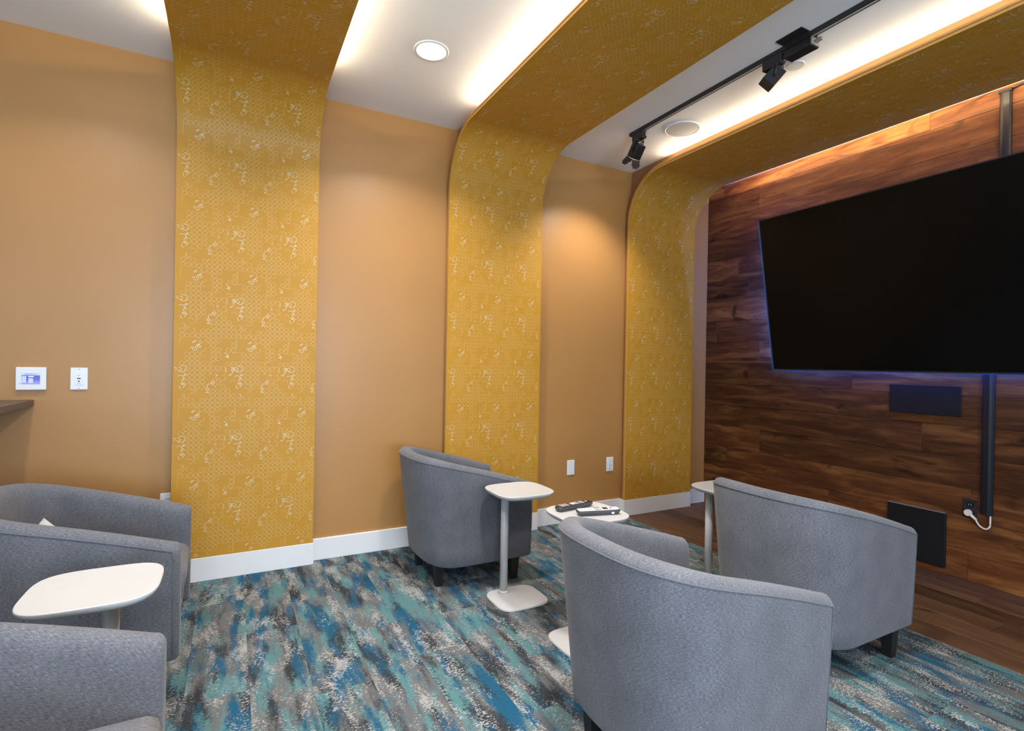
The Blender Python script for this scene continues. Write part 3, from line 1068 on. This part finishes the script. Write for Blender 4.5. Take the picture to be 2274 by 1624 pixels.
# ------------------------------------------------------------------ tub chairs
def tub_chair():
    root = thing('tub_armchair', 'x', 'armchair', (0, 0, 0), 0, 'grey tub armchairs')
    XF, XCn, T, Z0 = 0.310, -0.07, 0.076, 0.132
    N_ARM, N_BACK = 7, 34

    def plan(rx, ry, inset=0.0, xf=XF):
        P = []
        for q in range(N_ARM):
            P.append((xf + (XCn - xf) * q / N_ARM, -(ry - inset)))
        for q in range(N_BACK + 1):
            a = -math.pi / 2 - math.pi * q / N_BACK
            ca, sa = math.cos(a), math.sin(a)
            e = 2 / 2.8
            P.append((XCn + math.copysign(abs(ca) ** e, ca) * (rx - inset), math.copysign(abs(sa) ** e, sa) * (ry - inset)))
        for q in range(N_ARM - 1, -1, -1):
            P.append((xf + (XCn - xf) * q / N_ARM, ry - inset))
        return P
    HB_, HT = (0.218, 0.312), (0.294, 0.336)   # (back depth, half width) at the bottom and at the top
    bot, top = plan(*HB_), plan(*HT)
    ztop_ref = 0.745

    def height(x):
        q = max(0, min(1, (XF - x) / (XF - (XCn - HT[0]))))
        return 0.575 + (0.748 - 0.575) * (1 - (1 - q) ** 1.25)
    n = len(top)
    arc = [0.0]
    for q in range(1, n):
        arc.append(arc[-1] + math.dist(top[q], top[q - 1]))
    stations = []
    RR = 0.026
    for q in range(n):
        stations.append((q, 0.0, 0.0))
    # rounded arm ends: extra stations beyond the first and last
    ends = [(math.sin(R(a)) * RR, (1 - math.cos(R(a))) * RR) for a in (25, 50, 72, 90)]
    seq = [(0, dx, ins) for dx, ins in reversed(ends)] + stations + [(n - 1, dx, ins) for dx, ins in ends]

    def frame(q):
        a, b = top[max(q - 1, 0)], top[min(q + 1, n - 1)]
        tx, ty = b[0] - a[0], b[1] - a[1]
        l_ = math.hypot(tx, ty)
        return (-ty / l_ * -1, tx / l_ * -1)   # inward normal
    V, UV, Fc = [], [], []
    pip = []
    for si, (q, dx, ins) in enumerate(seq):
        nx, ny = frame(q)
        if nx * (XCn - top[q][0]) + ny * (0 - top[q][1]) < 0 and q not in (0, n - 1):
            nx, ny = -nx, -ny
        if q in (0, n - 1):
            nx, ny = 0, (1 if q == 0 else -1)
        xx = top[q][0]
        h = height(xx)
        zi = 0.39
        prof = [(0, Z0 + 0.012), (0.0, 0.22), (0.0, 0.36), (0.0, 0.48), (0.0, h - 0.034), (0.0035, h - 0.020), (0.013, h - 0.006), (0.026, h + 0.001), (T / 2 + 0.002, h + 0.003),
                (T - 0.022, h), (T - 0.010, h - 0.008), (T - 0.001, h - 0.024), (T + 0.001, h - 0.05), (T + 0.004, 0.45), (T + 0.006, zi), (T + 0.006, Z0 + 0.02), (T - 0.012, Z0), (0.012, Z0)]
        vacc = 0.0
        prev = None
        for pi_, (d, z) in enumerate(prof):
            sc = 1 - ins / (T / 2 + 0.004)
            d2 = T / 2 + (d - T / 2) * sc
            z2 = z - ins if z > 0.5 else (z + ins * 0.6 if z < 0.2 else z)
            k_ = (z2 - Z0) / (ztop_ref - Z0)
            bx = bot[q][0] + (top[q][0] - bot[q][0]) * k_
            by = bot[q][1] + (top[q][1] - bot[q][1]) * k_
            p = (bx + nx * d2 + dx, by + ny * d2, z2)
            V.append(p)
            if prev is not None:
                vacc += math.dist((d, z), prev)
            prev = (d, z)
            UV.append((arc[q] + (dx if q else -dx), vacc))
        if ins == 0:
            z2 = h - 0.024
            k_ = (z2 - Z0) / (ztop_ref - Z0)
            pip.append((bot[q][0] + (top[q][0] - bot[q][0]) * k_ - nx * 0.0008, bot[q][1] + (top[q][1] - bot[q][1]) * k_ - ny * 0.0008, z2))
    m_ = len(prof)
    for a in range(len(seq) - 1):
        for b in range(m_):
            b2 = (b + 1) % m_
            Fc.append((a * m_ + b, a * m_ + b2, (a + 1) * m_ + b2, (a + 1) * m_ + b))
    Fc.append(tuple(range(m_)))
    e = (len(seq) - 1) * m_
    Fc.append(tuple(e + q for q in range(m_))[::-1])
    sh = mesh_obj('tub_shell', V, Fc, M_FABRIC, root, smooth=True, uvs=UV)
    bm = bmesh.new()
    bm.from_mesh(sh.data)
    bmesh.ops.recalc_face_normals(bm, faces=bm.faces)
    bm.to_mesh(sh.data)
    bm.free()
    # welt along the outer rim and down both arm fronts
    fr = lambda P, z: (P[0] + 0.002, P[1], z)
    lead = [(pip[0][0] + 0.0015, pip[0][1] + 0.015 * (i_ < 3), z) for i_, z in enumerate((0.15, 0.30, 0.45))]
    lead0 = [(XF + 0.004, bot[0][1] * (1 - kz) + top[0][1] * kz + 0.0, z) for z in (0.16, 0.28, 0.42, 0.52) for kz in ((z - Z0) / (ztop_ref - Z0),)]
    lead1 = [(x, -y, z) for x, y, z in lead0[::-1]]
    p_ = tube('piping', lead0 + pip + lead1, 0.0024, M_FABRIC, sh, 6)
    for qi in (n // 2,):
        # vertical seam down the middle of the back
        pts = []
        for s in range(8):
            z = Z0 + 0.01 + (height(top[qi][0]) - 0.035 - Z0) * s / 7
            k_ = (z - Z0) / (ztop_ref - Z0)
            nx, ny = frame(qi)
            if nx * (XCn - top[qi][0]) + ny * (-top[qi][1]) < 0:
                nx, ny = -nx, -ny
            pts.append((bot[qi][0] + (top[qi][0] - bot[qi][0]) * k_ + nx * 0.0005, bot[qi][1] + (top[qi][1] - bot[qi][1]) * k_ + ny * 0.0005, z))
        tube('seam', pts, 0.0014, M_FABRIC, sh, 5)

    def dshape(name, rings, mat, parent):
        V, UV, Fc = [], [], []
        for z, ins, xf in rings:
            for x, y in plan(HB_[0] + 0.03, HB_[1] + 0.008, ins, xf):
                V.append((x, y, z))
                UV.append((x + z * 0.7, y + z * 0.7))
        m2 = n
        for a in range(len(rings) - 1):
            for b in range(m2):
                Fc.append((a * m2 + b, a * m2 + (b + 1) % m2, (a + 1) * m2 + (b + 1) % m2, (a + 1) * m2 + b))
        Fc.append(tuple(range(m2))[::-1])
        Fc.append(tuple((len(rings) - 1) * m2 + b for b in range(m2)))
        o = mesh_obj(name, V, Fc, mat, parent, smooth=True, uvs=UV)
        b2 = bmesh.new()
        b2.from_mesh(o.data)
        bmesh.ops.recalc_face_normals(b2, faces=b2.faces)
        b2.to_mesh(o.data)
        b2.free()
        return o
    dshape('seat_base', [(Z0 + 0.001, 0.098, 0.300), (Z0 + 0.012, 0.090, 0.312), (0.20, 0.088, 0.316), (0.288, 0.088, 0.314), (0.296, 0.096, 0.304)], M_FABRIC, root)
    dshape('seat_cushion', [(0.2965, 0.100, 0.306), (0.305, 0.090, 0.322), (0.335, 0.087, 0.336), (0.370, 0.087, 0.336), (0.400, 0.090, 0.326), (0.417, 0.102, 0.306), (0.429, 0.13, 0.27), (0.436, 0.18, 0.2)], M_FABRIC, root)
    for lx, ly in ((0.235, 0.262), (0.235, -0.262), (-0.205, 0.175), (-0.205, -0.175)):
        V = []
        for z, hw in ((0.0, 0.019), (Z0 + 0.002, 0.0265)):
            for a, b in ((-1, -1), (1, -1), (1, 1), (-1, 1)):
                V.append((lx + a * hw, ly + b * hw, z))
        mesh_obj('leg', V, [(3, 2, 1, 0), (4, 5, 6, 7)] + [(j, (j + 1) % 4, 4 + (j + 1) % 4, 4 + j) for j in range(4)], M_LEG, root)
    return root


chair0 = tub_chair()
spots = [((-0.470, 1.290), 0, 'grey tub armchair across the bare side table from the chair with the white cushion'),
         ((-0.492, 2.640), 0, 'grey tub armchair under the touch panel with a white cushion in its seat'),
         ((1.267, 3.015), 0, 'grey tub armchair standing against the wall in front of the middle arch'),
         ((1.318, 1.275), 0, 'grey tub armchair backing onto the table with the two remotes'),
         ((2.378, 1.530), 0, 'grey tub armchair closest to the plank wall and television')]
for q, ((x, y), rz, lab) in enumerate(spots):
    o = chair0 if q == 0 else copy_tree(chair0)
    o.location = (x, y, 0)
    o.rotation_euler = (0, 0, R(rz))
    o['label'] = lab


# ------------------------------------------------------------------ side tables
def super_rect(hx, hy, e=4.2, n=56):
    out = []
    for q in range(n):
        a = 2 * math.pi * q / n
        c_, s_ = math.cos(a), math.sin(a)
        out.append((math.copysign(abs(c_) ** (2 / e), c_) * hx, math.copysign(abs(s_) ** (2 / e), s_) * hy))
    return out


def slab(name, rings, mat, parent, e):
    V, Fc = [], []
    n = 56
    for hx, hy, z in rings:
        V += [(x, y, z) for x, y in super_rect(hx, hy, e)]
    for a in range(len(rings) - 1):
        for b in range(n):
            Fc.append((a * n + b, a * n + (b + 1) % n, (a + 1) * n + (b + 1) % n, (a + 1) * n + b))
    Fc.append(tuple(range(n))[::-1])
    Fc.append(tuple((len(rings) - 1) * n + b for b in range(n)))
    o = mesh_obj(name, V, Fc, mat, parent, smooth=True, autosmooth=40)
    return o


def side_table(px=-0.040, py=0.085):
    root = thing('side_table', 'x', 'side table', (0, 0, 0), 0, 'white side tables')
    hx, hy = 0.165, 0.160
    slab('tabletop', [(hx - 0.016, hy - 0.016, 0.5720), (hx - 0.006, hy - 0.006, 0.5800), (hx, hy, 0.5890), (hx, hy, 0.5945), (hx - 0.002, hy - 0.002, 0.5965), (hx - 0.007, hy - 0.007, 0.5960)], M_TABLE, root, 3.7)
    slab('base', [(0.144, 0.132, 0.0005), (0.147, 0.135, 0.003), (0.145, 0.133, 0.010), (0.136, 0.124, 0.0135)], M_TABLE, root, 4.2)
    cyl('post', (px, py, 0.0137), (px, py, 0.5718), 0.0215, M_TABLE, root, seg=28)
    cyl('post_foot', (px, py, 0.0136), (px, py, 0.024), 0.031, M_TABLE, root, 0.0222, 28)
    return root


tab0 = side_table()
tspots = [((-0.343, 1.940), 0, 'bare white side table between two grey chairs by the bar counter'),
          ((1.388, 2.492), 0, 'bare white side table standing full in view beside the chair at the middle arch'),
          ((1.458, 1.970), 180, 'white side table holding two remote controls'),
          ((2.495, 2.055), 0, 'white side table half hidden behind the chair nearest the plank wall')]
for q, ((x, y), rz, lab) in enumerate(tspots):
    o = side_table(0.022, 0.110) if q == 0 else (tab0 if q == 1 else copy_tree(tab0))
    o.location = (x, y, 0)
    o.rotation_euler = (0, 0, R(rz))
    o['label'] = lab

# ------------------------------------------------------------------ remote controls
ZT = 0.5966


def remote(label, loc, rz, ln, wd, ht, body_mat, face_mat, layout):
    t = thing('remote_control', label, 'remote', loc, R(rz), 'remote controls on the side table')
    rings = [(ln / 2 - 0.010, wd / 2 - 0.008, 0.0), (ln / 2 - 0.002, wd / 2 - 0.002, ht * 0.45), (ln / 2, wd / 2, ht * 0.75), (ln / 2 - 0.002, wd / 2 - 0.002, ht)]
    slab('body', rings, body_mat, t, 7)
    slab('key_face', [(ln / 2 - 0.004, wd / 2 - 0.003, ht + 0.0002), (ln / 2 - 0.005, wd / 2 - 0.004, ht + 0.0015)], face_mat, t, 7)
    cache = {}
    for (bx, by, bw_, bh_, mt) in layout:
        key = (bw_, bh_, mt.name)
        if key not in cache:
            o = box('button', (-bw_ / 2, -bh_ / 2, 0), (bw_ / 2, bh_ / 2, 0.002), mt, t, 0.0007, 1)
            cache[key] = o.data
        else:
            o = shared('button', cache[key], (0, 0, 0), t)
        o.location = (bx, by, ht + 0.0015)
    return t


lay = []
for q in range(9):
    for w_ in (-0.012, 0, 0.012):
        xx = -0.082 + q * 0.0125
        if 3 < q < 7:
            continue
        lay.append((xx, w_, 0.007, 0.008, M_BTN_R if q == 2 else (M_BTN_Y if (q == 3 and w_ == 0) else M_BTN_G)))
lay += [(-0.012, 0.0, 0.022, 0.026, M_BTN_G), (0.030 + 0.008, 0.011, 0.007, 0.008, M_BTN_G), (0.038, 0, 0.007, 0.008, M_BTN_G), (0.038, -0.011, 0.007, 0.008, M_BTN_G),
        (0.051, 0.011, 0.007, 0.008, M_BTN_R), (0.051, 0, 0.007, 0.008, M_BTN_G), (0.051, -0.011, 0.007, 0.008, M_BTN_G), (0.075, 0, 0.012, 0.010, M_BTN_R)]
remote('long dark grey remote control with pale buttons on the side table', (1.438, 2.045, ZT), 8, 0.215, 0.048, 0.022, M_REMOTE_D, M_REMOTE_F, lay)
lay = []
for q in range(5):
    for w_ in (-0.012, 0, 0.012):
        lay.append((-0.080 + q * 0.012, w_, 0.007, 0.008, M_BTN_G))
for q in range(3):
    for w_ in (-0.013, 0.013):
        lay.append((-0.014 + q * 0.010, w_, 0.008, 0.005, M_REMOTE_F))
lay += [(0.032, 0.0, 0.024, 0.024, M_REMOTE_F), (0.014 + 0.004, 0, 0.006, 0.007, M_BTN_Y), (0.060, 0.0, 0.008, 0.008, M_REMOTE_F), (0.078, 0.010, 0.008, 0.007, M_BTN_G), (0.078, -0.010, 0.008, 0.007, M_BTN_G)]
rm = remote('silver white remote control with dark underside on the side table', (1.482, 1.918, ZT), -14, 0.205, 0.052, 0.024, M_REMOTE_D, M_REMOTE_W, lay)
o = box('sticker', (0.055, -0.0262, 0.006), (0.068, -0.0256, 0.014), M_PLATE, rm)

# ------------------------------------------------------------------ white cushion in the chair by the arch
cu = thing('cushion', 'small white cushion peeking over the chair arm under the touch panel', 'cushion', (-0.614, 2.60, 0.438), R(12))
V, Fc = [], []
n = 14
for a in range(n + 1):
    for b in range(n + 1):
        u, v_ = a / n * 2 - 1, b / n * 2 - 1
        pin = 1 - 0.10 * (u * u * (1 - v_ * v_) + v_ * v_ * (1 - u * u))
        th = 0.030 * ((1 - u ** 4) * (1 - v_ ** 4)) ** 0.5
        V.append((u * 0.075 * pin, th, v_ * 0.075 * pin))
        V.append((u * 0.075 * pin, -th, v_ * 0.075 * pin))
for a in range(n):
    for b in range(n):
        i0 = 2 * (a * (n + 1) + b)
        i1, i2, i3 = i0 + 2 * (n + 1), i0 + 2 * (n + 1) + 2, i0 + 2
        Fc += [(i0, i3, i2, i1), (i0 + 1, i1 + 1, i2 + 1, i3 + 1)]
o = mesh_obj('cover', V, Fc, M_CUSHION, cu, smooth=True)
o.location = (0, 0, 0.110)
o.rotation_euler = (R(-8), R(42), 0)
